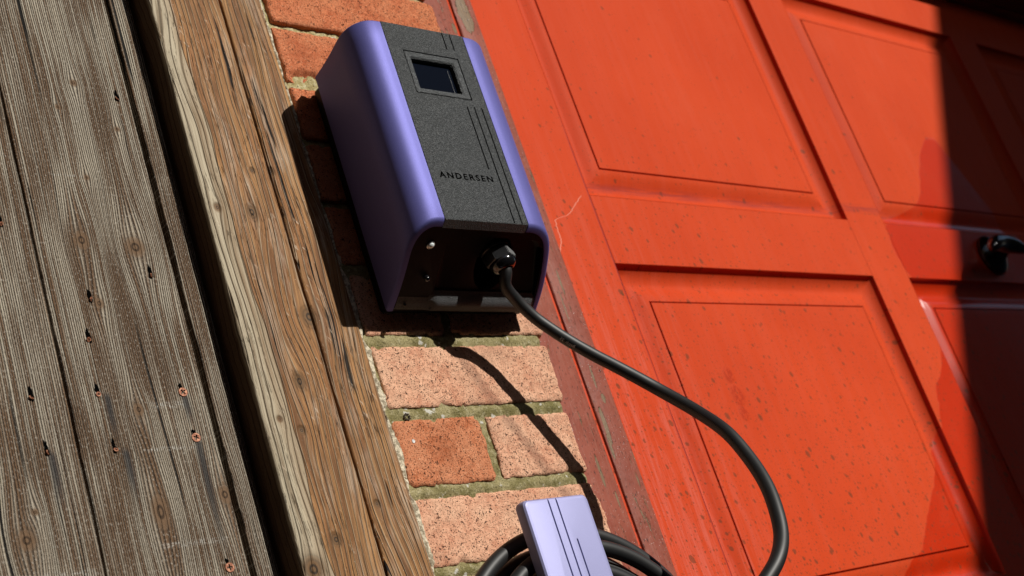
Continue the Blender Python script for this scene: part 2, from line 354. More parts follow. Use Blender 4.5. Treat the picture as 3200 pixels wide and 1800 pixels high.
def maroon():
    n = Nt('peeling_maroon_paint'); x, y, z = n.xyz(); P = n.P
    st = n.noise(n.vec(n.mul(x, 260), y, n.mul(z, 26)), 1, 4, .65); big = n.noise(P, 14, 3, .6)
    c = n.mix(n.ramp(big, .3, .7), (.22, .050, .030), (.28, .075, .048))
    c = n.mix(n.ramp(st, .42, .75, 0, .4), c, (.32, .14, .10))
    peel = n.mul(n.ramp(n.noise(n.vec(n.mul(x, 120), y, n.mul(z, 16)), 1, 4, .6), .60, .62), n.ramp(n.noise(P, 17, 3), .46, .56))
    pn = n.mul(n.sub(n.noise(n.vec(n.mul(x, 160), y, n.mul(z, 55)), 1, 3, .65), .5), 2.2)
    for px_, pz_, rx_, rz_ in ((1.1330, .9494, .011, .028), (1.1334, .5669, .0016, .016), (1.1257, .5354, .0012, .02), (1.1240, .3876, .0035, .022), (1.1205, .3609, .0022, .014), (1.0933, .3363, .0022, .020), (1.1318, .4461, .0018, .014), (1.1047, .3022, .0015, .010), (1.1084, .9236, .003, .009), (1.136, .42, .003, .006)):
        dd = n.add(n.math('POWER', n.math('ABSOLUTE', n.mul(n.sub(x, px_), 1 / rx_)), 2), n.math('POWER', n.math('ABSOLUTE', n.mul(n.sub(z, pz_), 1 / rz_)), 2))
        peel = n.math('MAXIMUM', peel, n.ramp(n.add(dd, pn), 1.05, .9))
    wood = n.mix(n.noise(n.vec(n.mul(x, 900), y, n.mul(z, 40)), 1, 3), (.03, .020, .014), (.36, .24, .14))
    c = n.mix(peel, c, wood)
    c = n.mix(n.ramp(n.noise(n.vec(n.mul(x, 600), y, n.mul(z, 160)), 1, 2), .36, .33), c, (.02, .012, .01))
    c = n.mix(n.ramp(n.noise(n.vec(n.mul(x, 900), n.mul(y, 900), n.mul(z, 900)), 1, 1), .735, .77), c, (.8, .74, .7))
    n.set(Base_Color=c, Roughness=.55); n.b.inputs['Specular IOR Level'].default_value = .2
    n.bump(n.add(n.mul(st, .6), n.add(n.mul(peel, -1.6), n.mul(n.noise(P, 60, 3), 1.2))), .0012, .9); return n.m

def purple(name, base, metal, rough):
    n = Nt(name); n.xyz(); v = n.noise(n.P, 2600, 2, .7)
    c = n.mix(n.ramp(v, .55, .75, 0, .5), base, tuple(min(1, b * 1.7 + .1) for b in base))
    n.set(Base_Color=c, Metallic=metal, Roughness=rough, Coat_Weight=0.0, Coat_Roughness=.35)
    n.b.inputs['Specular IOR Level'].default_value = .3
    n.bump(v, .00012, .6); return n.m
def texblack(name, col, sc, rough, d=.0003):
    n = Nt(name); n.xyz(); v = n.noise(n.P, sc, 2, .6); v2 = n.voro(n.P, sc * .9)
    c = n.mix(n.ramp(v, .45, .7), col, tuple(q * 2.6 for q in col))
    n.set(Base_Color=c, Roughness=rough); n.b.inputs['Specular IOR Level'].default_value = .35 if rough > .42 else .07
    n.bump(n.add(v, v2), d, 1); return n.m

K_GATE = [(.5395, .5796, .0075, .75), (.589, .575, .010, .9), (.5673, .7467, .004, 1), (.5423, .518, .0045, .8), (.5555, .4189, .005, .8), (.5535, .3287, .008, .5),
          (.6153, .3384, .007, .8), (.4399, .3163, .008, .9), (.4508, .3379, .003, 1), (.5581, .6443, .003, 1), (.5462, .7175, .003, 1), (.60, .70, .003, 1)]
K_POST = [(.700, .6015, .0065, .7), (.664, .6041, .004, .8), (.6996, .4273, .0062, .65), (.6875, .3806, .004, .9), (.6915, .2797, .0058, .9), (.6684, .3921, .003, .9),
          (.6616, .2569, .011, .9), (.7349, .6502, .0045, .9), (.7300, .492, .009, .8), (.7135, .6482, .003, .8), (.7446, .3075, .0035, .9)]
SCREWS = [(.6008, .4332, 1), (.6029, .3909, 1), (.6051, .2756, 1), (.4672, .4346, 0), (.4711, .3873, 0), (.5347, .5234, 0), (.5260, .4853, 0), (.5236, .4356, 0), (.5276, .3861, 0), (.6056, .7364, 0), (.5969, .5482, 0), (.4697, .5929, 0)]
M = dict(
    gate=gate_wood(K_GATE, [(.6005, .4332, .035), (.6022, .3909, .12), (.530, .4356, .05), (.5345, .3861, .06), (.4725, .3873, .06)]), post=post_wood(K_POST),
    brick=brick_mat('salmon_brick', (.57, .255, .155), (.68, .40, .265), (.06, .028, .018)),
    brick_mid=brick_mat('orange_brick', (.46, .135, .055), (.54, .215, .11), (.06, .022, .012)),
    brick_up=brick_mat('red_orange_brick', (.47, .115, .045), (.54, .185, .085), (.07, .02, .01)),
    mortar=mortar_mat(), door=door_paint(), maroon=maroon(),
    purple=purple('metallic_purple', (.115, .113, .345), .38, .55), lilac=purple('metallic_lilac', (.31, .315, .54), .25, .50),
    panel=texblack('textured_black_plastic', (.036, .039, .041), 1000, .45, .0008), black=texblack('satin_black_steel', (.007, .0075, .0085), 2500, .42, .00006),
    rubber=plain('black_cable_rubber', (.011, .0115, .012), .50), gloss=plain('gloss_black', (.006, .006, .007), .14, coat=.5),
    nylon=plain('black_nylon', (.026, .027, .029), .36), glass=plain('dark_screen', (.004, .006, .012), .08), groove=plain('matt_black', (.002, .002, .002), .9, spec=0),
    led=plain('clear_lens', (.85, .93, .95), .2, coat=1), ink=plain('white_print', (.55, .55, .55), .6), faint=plain('grey_print', (.035, .032, .03), .6),
    rust=None, bezel=texblack('grey_bezel', (.050, .054, .057), 1100, .43, .0007), lip=texblack('speckled_sheen_steel', (.035, .036, .038), 1500, .43, .0006))  # lip base lightened to paint in the rear lip's sunlit sheen
_n = Nt('rusty_copper_screw'); _n.xyz(); M['rust'] = _n.set(Base_Color=_n.mix(_n.ramp(_n.noise(_n.P, 500, 3), .35, .65), (.19, .055, .022), (.46, .22, .13)), Metallic=.35, Roughness=.65)
_n = Nt('asphalt_drive'); _n.xyz(); M['ground'] = _n.set(Base_Color=_n.mix(_n.noise(_n.P, 3, 5, .6), (.045, .042, .040), (.07, .066, .062)), Roughness=.9)
_n = Nt('dark_render'); _n.xyz(); M['house'] = _n.set(Base_Color=_n.mix(_n.noise(_n.P, 4, 4), (.10, .055, .035), (.16, .09, .06)), Roughness=.9)
_n = Nt('roof_tiles'); _n.xyz(); M['roof'] = _n.set(Base_Color=_n.mix(_n.noise(_n.P, 9, 4), (.05, .035, .03), (.09, .06, .05)), Roughness=.9)
_n = Nt('dark_conifer'); _n.xyz(); M['leaf'] = _n.set(Base_Color=_n.mix(_n.noise(_n.P, 2, 3), (.012, .03, .010), (.03, .055, .018)), Roughness=.8)
_n = Nt('lime_filler'); _n.xyz(); M['filler'] = _n.set(Base_Color=_n.mix(_n.ramp(_n.noise(_n.P, 260, 3, .6), .4, .6), (.30, .25, .17), (.72, .63, .47)), Roughness=.9); _n.bump(_n.noise(_n.P, 400, 3, .7), .002, 1)
M['bark'] = plain('brown_bark', (.07, .05, .035), .9)

# ------------------------------------------------------------------ setting: ground
ZG = -.80
bm = bmesh.new(); bmesh.ops.create_grid(bm, x_segments=8, y_segments=8, size=200)
for v in bm.verts: v.co.z = ZG
props(link('driveway_ground', bm2me(bm, 'driveway_ground', 0), M['ground']), kind='structure')

# ------------------------------------------------------------------ brick pier
MZ = [.0855, .1625, .2388, .3150, .3935, .4701, .5467, .6215, .6945, .7628, .8385, .915, .99, 1.065] + [1.065 + .075 * k for k in range(1, 19)]
pier = thing('brick_pier', 'orange brick pier with mossy mortar between timber post and door frame', 'brick pier', (.91, .05, MZ[0]))
def brick_mesh(x0, x1, z0, z1, seed, chip=None):
    rc = random.Random(seed); ck = [(rc.choice((x0, x1)) if rc.random() < .5 else rc.uniform(x0, x1), rc.choice((z0, z1)), rc.uniform(.002, .0055)) for _ in range(7)]
    bm = bmesh.new(); st_ = .0024 if z1 < 1.05 else .02; nx, nz = max(6, int((x1 - x0) / st_)), max(3, int((z1 - z0) / st_))
    yb = .095; r = .0022; grid = []
    def P(u, v):
        x = x0 + (x1 - x0) * u; z = z0 + (z1 - z0) * v
        du = min(u, 1 - u) * (x1 - x0); dv = min(v, 1 - v) * (z1 - z0)
        q = Vector((x * 60, seed * 3.1, z * 60)); e = noise.noise(q) * .0016 + noise.noise(q * 4.2) * .0009
        x += noise.noise(Vector((seed, z * 90, 0))) * .0017 * (1 if u > .5 else -1) * max(0, 1 - du / .012) + noise.noise(Vector((seed, z * 400, 3))) * .0008 * max(0, 1 - du / .008)
        z += noise.noise(Vector((x * 55, seed, 9))) * .0016 * (1 if v > .5 else -1) * max(0, 1 - dv / .012) + noise.noise(Vector((x * 350, seed, 7))) * .0009 * max(0, 1 - dv / .008)
        y = -e * .6 + .0012
        for d in (du, dv):
            if d < r: y += r - math.sqrt(max(0, r * r - (r - d) ** 2))
        if chip and math.hypot((x - chip[0]) / chip[2], (z - chip[1]) / chip[3]) < 1:
            q = 1 - math.hypot((x - chip[0]) / chip[2], (z - chip[1]) / chip[3]); y += .012 * min(1, q * 2) * (.6 + .5 * noise.noise(Vector((x * 130, 1, z * 130))))
        for a_, b_, c_ in ck:
            q = 1 - math.hypot(x - a_, z - b_) / c_ + noise.noise(Vector((x * 300, 4, z * 300))) * .3
            if q > 0: y += .0035 * min(1, q * 2)
        return Vector((x, y, z))
    us = [0, .002] + [i / nx for i in range(1, nx)] + [.998, 1]; vs = [0, .004] + [i / nz for i in range(1, nz)] + [.996, 1]
    g = [[bm.verts.new(P(u, v)) for u in us] for v in vs]
    for a, b in zip(g, g[1:]):
        for k in range(len(us) - 1): bm.faces.new((a[k], a[k + 1], b[k + 1], b[k]))
    rim = g[0] + [r_[-1] for r_ in g[1:]] + g[-1][-2::-1] + [r_[0] for r_ in g[-2:0:-1]]
    back = [bm.verts.new(Vector((v.co.x, yb, v.co.z))) for v in rim]
    for k in range(len(rim)): bm.faces.new((rim[k], back[k], back[(k + 1) % len(rim)], rim[(k + 1) % len(rim)]))
    bm.faces.new(back)
    return bm2me(bm, 'brick', 50)
XL = [.790, .794, .789, .7935, .7955, .794, .79, .79, .791, .7905, .7925] + [.79] * 30
XR = [1.028, 1.028, 1.0265, 1.0225, 1.0250, 1.0285, 1.03, 1.03, 1.031, 1.031, 1.0315] + [1.03] * 30
for i in range(len(MZ) - 1):
    th = .0062 if MZ[i] < .6 else .0045; th2 = .0062 if MZ[i + 1] < .6 else .0045
    z0, z1 = MZ[i] + th, MZ[i + 1] - th2
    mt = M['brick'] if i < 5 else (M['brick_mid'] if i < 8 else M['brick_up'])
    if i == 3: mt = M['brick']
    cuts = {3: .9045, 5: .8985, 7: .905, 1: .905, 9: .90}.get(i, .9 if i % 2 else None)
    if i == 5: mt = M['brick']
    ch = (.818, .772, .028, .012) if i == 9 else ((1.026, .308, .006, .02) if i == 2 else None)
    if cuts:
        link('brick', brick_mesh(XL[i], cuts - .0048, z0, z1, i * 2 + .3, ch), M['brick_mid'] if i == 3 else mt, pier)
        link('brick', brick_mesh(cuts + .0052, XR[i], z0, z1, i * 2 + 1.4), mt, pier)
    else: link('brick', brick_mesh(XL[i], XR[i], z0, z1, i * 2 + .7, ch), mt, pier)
# brick beyond the filler, upper left
link('brick', brick_mesh(.70, .7835, MZ[10] + .005, MZ[11] - .005, 77.), M['brick_up'], pier)
bm = bmesh.new(); rows = []
for i in range(700):
    z = MZ[0] + (MZ[-1] - MZ[0]) * (i / 699) ** 1.6; rows.append([])
    for k in range(110):
        x = .786 + k * (.2345 + .0018 * noise.noise(Vector((3, 1, z * 60))) + (.009 if z > .6 else 0)) / 109; q = Vector((x, 0, z))
        dz = min(abs(z - m) for m in MZ); sl = .0022 * max(0, 1 - dz / .007) if z < .6 else 0
        rows[-1].append(Vector((x, .0040 - sl * .9 + max(0, x - 1.014) * .25 - noise.noise(q * 90) * .0016 - noise.noise(q * 330) * .0009 + (.0030 if z > .6 else 0), z)))
for r in rows: r.insert(0, Vector((.786, .09, r[0].z))); r.append(Vector((r[-1].x, .09, r[-1].z)))
loops(bm, rows); link('mortar', bm2me(bm, 'mortar', 60), M['mortar'], pier)
bm = bmesh.new(); rows = []
for i in range(700):                                     # ragged pale filler between post and bricks
    z = .15 + .95 * i / 699; w = (.0092 + .0040 * noise.noise(Vector((z * 38, 2, 1))) + .0024 * noise.noise(Vector((z * 210, 2, 1))) - (.004 if z > .56 else 0)) * (1 - .75 * math.exp(-(min(abs(z - m) for m in MZ) / .0075) ** 2))
    sh = -.0105 * (z - .52); r = []
    for k in range(7):
        t = k / 6; r.append(Vector((.7845 + sh + w * t, -.0008 + .007 * (t ** 4) - .0010 * math.sin(t * 3.1) - .0012 * noise.noise(Vector((z * 260, k, 1))), z)))
    r.insert(0, r[0] + Vector((0, .05, 0))); r.append(r[-1] + Vector((0, .05, 0))); rows.append(r)
loops(bm, rows); link('filler', bm2me(bm, 'filler', 60), M['filler'], pier)
# rawlplug hole remnant and paint fleck
bm = bmesh.new(); c0 = Vector((.8135, .0025, .3905))
for k in range(8):
    a = k * math.pi / 4 + .2; lathe(bm, [(.0009, 0), (.0011, .002), (.0004, .0026)], c0 + Vector((math.cos(a) * .003, .001, math.sin(a) * .003)), (0, -1, 0), 7)
link('wall_plug', bm2me(bm, 'wall_plug'), M['bark'], pier)

# ------------------------------------------------------------------ timber post (two boards) and gate
SH = -.0105
def board_mesh(x0, x1, y0, y1, z0, z1, seed, rough=.0007, rad=.002):
    bm = bmesh.new(); rows = []; n = int((z1 - z0) / .006)
    sec = [(0, 1), (0, .03), (.0, 0), (1, 0), (1, .03), (1, 1)]
    for i in range(n + 1):
        z = z0 + (z1 - z0) * i / n; s = SH * (z - .52); r = []
        w0 = noise.noise(Vector((seed, 0, z * 14))) * rough + noise.noise(Vector((seed, 0, z * 80))) * rough * .6
        w1 = noise.noise(Vector((seed, 5, z * 14))) * rough + noise.noise(Vector((seed, 5, z * 80))) * rough * .6
        a, b = x0 + s + w0, x1 + s + w1
        r = [Vector((a, y1, z)), Vector((a, y0 + rad, z)), Vector((a + rad * .3, y0 + rad * .3, z)), Vector((a + rad, y0, z))]
        for k in range(1, 8): r.append(Vector((a + rad + (b - a - 2 * rad) * k / 8, y0 + noise.noise(Vector((seed + k * .7, 9, z * 5))) * rough * .7, z)))
        r += [Vector((b - rad, y0, z)), Vector((b - rad * .3, y0 + rad * .3, z)), Vector((b, y0 + rad, z)), Vector((b, y1, z))]
        rows.append(r)
    loops(bm, rows, True, True, True); return bm2me(bm, 'board', 50)
post = thing('timber_post', 'brown stained timber post of two boards with silvered left edge, beside the brick pier', 'timber post', (.72, .04, ZG))
link('board', board_mesh(.652, .7322, -.004, .09, ZG, 2.4, 1.), M['post'], post, 'board with pale weathered left edge')
link('board', board_mesh(.7350, .7835, -.0035, .085, ZG, 2.4, 2.), M['post'], post)
gate = thing('timber_gate', 'grey weathered gate of vertical planks with rusty screws, left of the brown post', 'gate', (.5, .04, ZG))
for a, b, s in ((.235, .364, 3.), (.3665, .4952, 4.), (.4975, .6203, 5.), (.6262, .6475, 6.), (.10, .232, 8.)) + tuple((.10 - .135 * k, .232 - .135 * k, 8. + k) for k in range(1, 14)):
    link('plank', board_mesh(a, b, .025, .045, ZG + .05, 2.38, s, .0006, .0009), M['gate'], gate)
for z in (ZG + .3, .05, 1.0):
    bm = bmesh.new(); box(bm, -1.7, .645, .0465, .08, z, z + .09, .003); link('rail', bm2me(bm, 'rail'), M['gate'], gate)
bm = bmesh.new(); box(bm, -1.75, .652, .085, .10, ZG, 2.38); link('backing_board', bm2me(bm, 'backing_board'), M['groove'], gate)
def screw_mesh(fresh):
    bm = bmesh.new(); R = .0043 if fresh else .0030; cr = R * .62; w = R * .17; N_ = 32
    outer = [Vector((math.cos(2 * math.pi * k / N_) * R, 0, math.sin(2 * math.pi * k / N_) * R)) for k in range(N_)]
    top = [Vector((p.x * .93, -.0007, p.z * .93)) for p in outer]
    cross = [(cr, w), (w, w), (w, cr), (-w, cr), (-w, w), (-cr, w), (-cr, -w), (-w, -w), (-w, -cr), (w, -cr), (w, -w), (cr, -w)]
    a0 = .7
    cp = [Vector((x * math.cos(a0) - z * math.sin(a0), -.0007, x * math.sin(a0) + z * math.cos(a0))) for x, z in cross]
    o = [bm.verts.new(p) for p in outer]; t = [bm.verts.new(p) for p in top]; c = [bm.verts.new(p) for p in cp]; cb = [bm.verts.new(p + Vector((0, .0022, 0))) for p in cp]
    for k in range(N_): bm.faces.new((o[k], o[(k + 1) % N_], t[(k + 1) % N_], t[k]))
    for k in range(12): bm.faces.new((c[k], c[(k + 1) % 12], cb[(k + 1) % 12], cb[k]))
    es = [bm.edges.get((t[k], t[(k + 1) % N_])) for k in range(N_)] + [bm.edges.get((c[k], c[(k + 1) % 12])) for k in range(12)]
    bmesh.ops.triangle_fill(bm, use_beauty=True, edges=es)
    f = bm.faces.new(cb); return bm2me(bm, 'screw', 30)
sm = {1: screw_mesh(True), 0: screw_mesh(False)}
def hole_mesh(seed):
    bm = bmesh.new(); pts = []; rnd = random.Random(seed)
    for k in range(22):
        a = 2 * math.pi * k / 22; rz = .0085 if math.sin(a) > 0 else .0062
        pts.append(Vector((math.cos(a) * .0019 * rnd.uniform(.5, 1.2) - math.sin(a) * .0006, -.0003, math.sin(a) * rz * rnd.uniform(.65, 1.1))))
    bm.faces.new([bm.verts.new(p) for p in pts]); return bm2me(bm, 'screw_hole', 0)
for i, (x, z, f) in enumerate(SCREWS):
    o = link('screw', sm[f], M['rust'], gate, 'bright rusty crosshead screw' if f else None); o.location += Vector((x, .0248 if f else .0247, z)); o.rotation_euler = (0, i * 1.1, 0)
    if not f:
        h = link('screw_hole', hole_mesh(i), M['groove'], gate); h.location += Vector((x + .0002, .0247, z + .001))
        o.rotation_euler = (.5, i * 1.1, .35); o.scale = (.72, .72, .72); o.location += Vector((.0006 * (i % 3 - 1), -.0005, -.002))
    else:
        h = link('screw_hole', hole_mesh(i), M['groove'], gate); h.location += Vector((x - .0008, .0247, z + .0035)); h.scale = (1.05, 1, .62)

# ------------------------------------------------------------------ door frame
fr = thing('door_frame', 'maroon door frame with peeling paint between brick pier and red garage door', 'door frame', (1.1, .08, ZG))
def strip(x0, x1, y0, y1, name, r=.0025, z0=ZG, z1=1.262):
    bm = bmesh.new(); rows = []
    for i in range(160):
        z = z0 + (z1 - z0) * i / 159; e = noise.noise(Vector((x0 * 50, 0, z * 30))) * .0006
        rows.append([Vector(p) for p in ((x0, y1, z), (x0, y0 + r, z), (x0 + r * .3, y0 + r * .3, z), (x0 + r, y0 + e, z), (x1 - r + e, y0 + e, z), (x1 - r * .3, y0 + r * .3, z), (x1 + e, y0 + r, z), (x1 + e, y1, z))])
    loops(bm, rows, True, True, True); return link(name, bm2me(bm, name, 40), M['maroon'], fr)
strip(1.020, 1.1135, .0500, .11, 'jamb'); strip(1.1165, 1.1530, .0480, .10, 'stop_bead', .0018)
bm = bmesh.new(); box(bm, 1.1120, 1.1180, .0512, .10, ZG, 1.262); link('rebate', bm2me(bm, 'rebate'), M['door'], fr)
strip(3.262, 3.36, .0445, .10, 'jamb'); bm = bmesh.new(); box(bm, 1.02, 3.36, .040, .13, 1.264, 1.36, .002); link('head', bm2me(bm, 'head'), M['maroon'], fr)

# ------------------------------------------------------------------ garage door
DY = .060
door = thing('garage_door', 'red panelled timber garage door with black handle and dark paint splashes', 'garage door', (2.2, .1, ZG + .03))
PROF = [(0, 0), (.0008, .0045), (.004, .0085), (.008, .0120), (.013, .0150), (.019, .0170), (.0235, .0172), (.028, .0155), (.0335, .0130), (.039, .0105), (.044, .0093), (.0473, .0090), (.0477, .0135), (.0492, .0135), (.0497, .0082), (.053, .0080)]
def panel(x0, x1, z0, z1):
    bm = bmesh.new(); rows = []; n = 24
    for d, h in PROF:
        a, b, c, e = x0 + d, x1 - d, z0 + d, z1 - d; r = []
        for k in range(n): r.append(Vector((a + (b - a) * k / n, DY + h, c)))
        for k in range(n): r.append(Vector((b, DY + h, c + (e - c) * k / n)))
        for k in range(n): r.append(Vector((b - (b - a) * k / n, DY + h, e)))
        for k in range(n): r.append(Vector((a, DY + h, e - (e - c) * k / n)))
        rows.append(r)
    loops(bm, rows, True, False, True)
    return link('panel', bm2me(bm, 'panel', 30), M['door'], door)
PX = [(1.2545, 1.8205), (1.9205, 2.4825), (2.5830, 3.145)]; PZ = [(-.73, -.42), (-.32, .030), (.1345, .6035), (.7015, 1.1605)]
for a, b in PX:
    for c, e in PZ: panel(a, b, c, e)
def member(name, x0, x1, z0, z1, dy=0):
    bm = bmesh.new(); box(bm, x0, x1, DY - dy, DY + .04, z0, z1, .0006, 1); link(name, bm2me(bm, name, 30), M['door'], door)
ZS = [ZG + .03] + [v for p in PZ for v in p] + [1.262]
XS = [1.1555] + [v for p in PX for v in p] + [3.26]
for i in range(0, len(XS), 2): member('stile', XS[i], XS[i + 1], ZS[0], ZS[-1])
for i in range(0, len(ZS), 2):
    for a, b in PX: member('rail', a + .0003, b - .0003, ZS[i], ZS[i + 1], .0 if i else .0)
# handle
hc = on(3096, 800, y=.06)
bm = bmesh.new(); lathe(bm, [(.037, 0), (.038, .003), (.036, .008), (.028, .014), (.017, .020), (.012, .03), (.011, .046)], hc, (0, -1, 0), 32)
hd = link('handle', bm2me(bm, 'handle', 50), M['gloss'], door, 'black two-lobed handle')
gc = on(3137, 764, y=.005)
bm = bmesh.new(); path = [gc + Vector(((t - .5) * .115, .004 * math.cos((t - .5) * 6) - .0, -.018 * (2 * t - 1) ** 2 + .004)) for t in [k / 20 for k in range(21)]]
tube(bm, path, lambda t: .0145 * math.sqrt(max(.02, 1 - (2 * t - 1) ** 2)) + .001, 16); link('grip', bm2me(bm, 'grip', 60), M['gloss'], hd)

# lintel above the door
lin = thing('lintel_wall', 'dark brick wall over the garage door at top right', 'wall', (2.2, .02, 1.264))
bm = bmesh.new(); box(bm, 1.034, 4.2, .0, .039, 1.266, 2.40); link('lintel', bm2me(bm, 'lintel'), M['house'], lin)
bm = bmesh.new(); box(bm, 3.37, 4.4, .001, .2, ZG, 1.264); link('wall', bm2me(bm, 'wall'), M['house'], lin)

# ------------------------------------------------------------------ wall charger
ch = thing('wall_charger', 'purple and black electric car charger mounted on the brick pier', 'charger', (.91, -.002, .49))
zb = lambda y: .491 + (-.02 - y) * .5259
zt = lambda y: .7605 + (-.02 - y) * .065
OL = catmull([(.8085, -.019, 0), (.8060, -.0437, 0), (.8022, -.0656, 0), (.7998, -.0786, 0), (.7996, -.0885, 0), (.8018, -.0972, 0), (.8062, -.1040, 0), (.8125, -.1090, 0), (.8205, -.1116, 0), (.8298, -.1121, 0)], 5)
OR = catmull([(.9373, -.1121, 0), (.9476, -.1118, 0), (.9584, -.1092, 0), (.9686, -.1034, 0), (.9768, -.0948, 0), (.9844, -.0815, 0), (.9945, -.0579, 0), (1.0005, -.0384, 0), (1.0045, -.0190, 0)], 5)
def inset(P, d):
    out = []
    for i, p in enumerate(P):
        t = (P[min(i + 1, len(P) - 1)] - P[max(i - 1, 0)]).normalized(); nrm = Vector((-t.y, t.x, 0))
        if nrm.dot(Vector((.905, -.05, 0)) - p) < 0: nrm = -nrm
        out.append(p + nrm * d)
    return out
def shell(P, name):
    bm = bmesh.new(); rows = []; I = inset(P, .0072)
    def row(Q, f, off): return [Vector((q.x, q.y, f(q.y) + off)) for q in Q]
    rows = [row(I, zt, -.003), row(I, zt, 0), row(inset(P, .0016), zt, 0), row(inset(P, .0006), zt, -.0005), row(P, zt, -.0018)]
    for k in range(1, 12): rows.append([Vector((q.x, q.y, (zt(q.y) - .0018) * (1 - k / 12) + (zb(q.y) + .003) * k / 12)) for q in P])
    rows += [row(P, zb, .003), row(inset(P, .0004), zb, .0014), row(inset(P, .0014), zb, .0004), row(inset(P, .0026), zb, 0), row(I, zb, 0), row(I, zb, .02)]
    loops(bm, rows); 
    for e in (0, -1):                                    # close the long edges
        vs = [r[e] for r in rows]; f = bm.faces.new([bm.verts.new(v) for v in vs])
    me = bm2me(bm, name, 45); return link(name, me, M['purple'], ch)
shell(OL, 'side_cover'); shell(OR, 'side_cover')
def rr2_(x0, x1, z0, z1, r=.0012, n=3):
    out = []
    for cx, cz, a in ((x1 - r, z1 - r, 0), (x0 + r, z1 - r, 90), (x0 + r, z0 + r, 180), (x1 - r, z0 + r, 270)):
        for k in range(n + 1): b = math.radians(a + 90 * k / n); out.append((cx + r * math.cos(b), cz + r * math.sin(b)))
    return out
# black front panel with screen recess, grooves and lettering
PXL, PXR, PF = .8304, .9368, -.1123
bm = bmesh.new()
vb = [(PXL, PF, zb(PF) + .0006), (PXR, PF, zb(PF) + .0006), (PXR, PF, zt(PF)), (PXL, PF, zt(PF)), (PXL, -.1035, zb(-.1035)), (PXR, -.1035, zb(-.1035)), (PXR, -.1035, zt(-.1035)), (PXL, -.1035, zt(-.1035))]
vv = [bm.verts.new(p) for p in vb]
for f in ((0, 1, 2, 3), (7, 6, 5, 4), (0, 4, 5, 1), (1, 5, 6, 2), (2, 6, 7, 3), (3, 7, 4, 0)): bm.faces.new([vv[i] for i in f])
bmesh.ops.bevel(bm, geom=bm.edges[:], offset=.0005, segments=1, affect='EDGES')
pan = bm2me(bm, 'panel', 0)
cut = []
def cbox(x0, x1, z0, z1, d, extra=.003, x2=None):
    bm = bmesh.new(); box(bm, x0, x1, PF - extra, PF + d, z0, z1); cut.append(bm2me(bm, 'c', 0))
cbox(.8475, .9193, .6838, .7350, .0030)
bm = bmesh.new(); box(bm, .8552, .9104, PF - .002, PF + .0068, .6908, .7272); es = [e for e in bm.edges if abs(e.verts[0].co.y - e.verts[1].co.y) > .001]; bmesh.ops.bevel(bm, geom=es, offset=.0022, segments=3, affect='EDGES'); cut.append(bm2me(bm, 'c', 0))
GW = .00085
for gx, z0, z1 in ((.9084, .7448, .80), (.9186, .7452, .80), (.9087, .6014, .6753), (.9184, .5408, .6757), (.9283, .5408, .6759)):
    cbox(gx - GW, gx + GW, z0, z1, .0022)
cu = bpy.data.curves.new('letters', 'FONT'); cu.body = 'ANDERSEN'; cu.size = .0092; cu.space_character = 1.34; cu.extrude = .0012; cu.offset = .00032; cu.resolution_u = 3; cu.align_x = 'LEFT'
co = bpy.data.objects.new('tmpl', cu); COL.objects.link(co); tme = evalmesh(co, 'letters'); bpy.data.objects.remove(co)
xs = [v.co.x for v in tme.vertices]; sx = .0686 / (max(xs) - min(xs)); x0 = min(xs)
for v in tme.vertices: v.co = Vector((.8408 + (v.co.x - x0) * sx, PF - v.co.z * .6, .5866 + v.co.y))
for v in tme.vertices: v.co.y = PF + (.0016 if v.co.y > PF else -.002)
bm = bmesh.new(); bm.from_mesh(tme); bmesh.ops.remove_doubles(bm, verts=bm.verts, dist=1e-6); bmesh.ops.recalc_face_normals(bm, faces=bm.faces); bm.to_mesh(tme); bm.free(); cut.append(tme)
pm = boolean(pan, cut, 'front_panel')
pm.materials.clear(); pm.materials.append(M['panel']); pm.materials.append(M['groove'])
for p in pm.polygons:
    c = p.center
    if c.y > PF + .0006 and c.y < -.1056 and .545 < c.z < .765 and abs(p.normal.y) > .9: p.material_index = 1 if not (.8478 < c.x < .919 and .684 < c.z < .735) else 0
    if .5855 < c.z < .5945 and .8400 < c.x < .9100 and c.y > PF + .0001: p.material_index = 1
    if .8553 < c.x < .9103 and .691 < c.z < .727 and c.y > PF + .0045: p.material_index = 1
fp = link('front_panel', pm, None, ch)
bm = bmesh.new(); box(bm, .8550, .9106, -.1061, -.1056, .6906, .7274); link('screen', bm2me(bm, 'screen', 0), M['glass'], fp)
bm = bmesh.new(); rows = []
for x0_, x1_, z0_, z1_, y_ in ((.8487, .9181, .6850, .7338, PF + .0013), (.8487, .9181, .6850, .7338, PF + .0003), (.8492, .9176, .6855, .7333, PF - .0001), (.8542, .9114, .6898, .7282, PF + .0002), (.8556, .9100, .6912, .7268, PF + .0018)):
    rows.append([Vector((x, y_, z)) for x, z in rr2_(x0_, x1_, z0_, z1_)])
loops(bm, rows, True); link('screen_bezel', bm2me(bm, 'screen_bezel', 20), M['bezel'], fp)
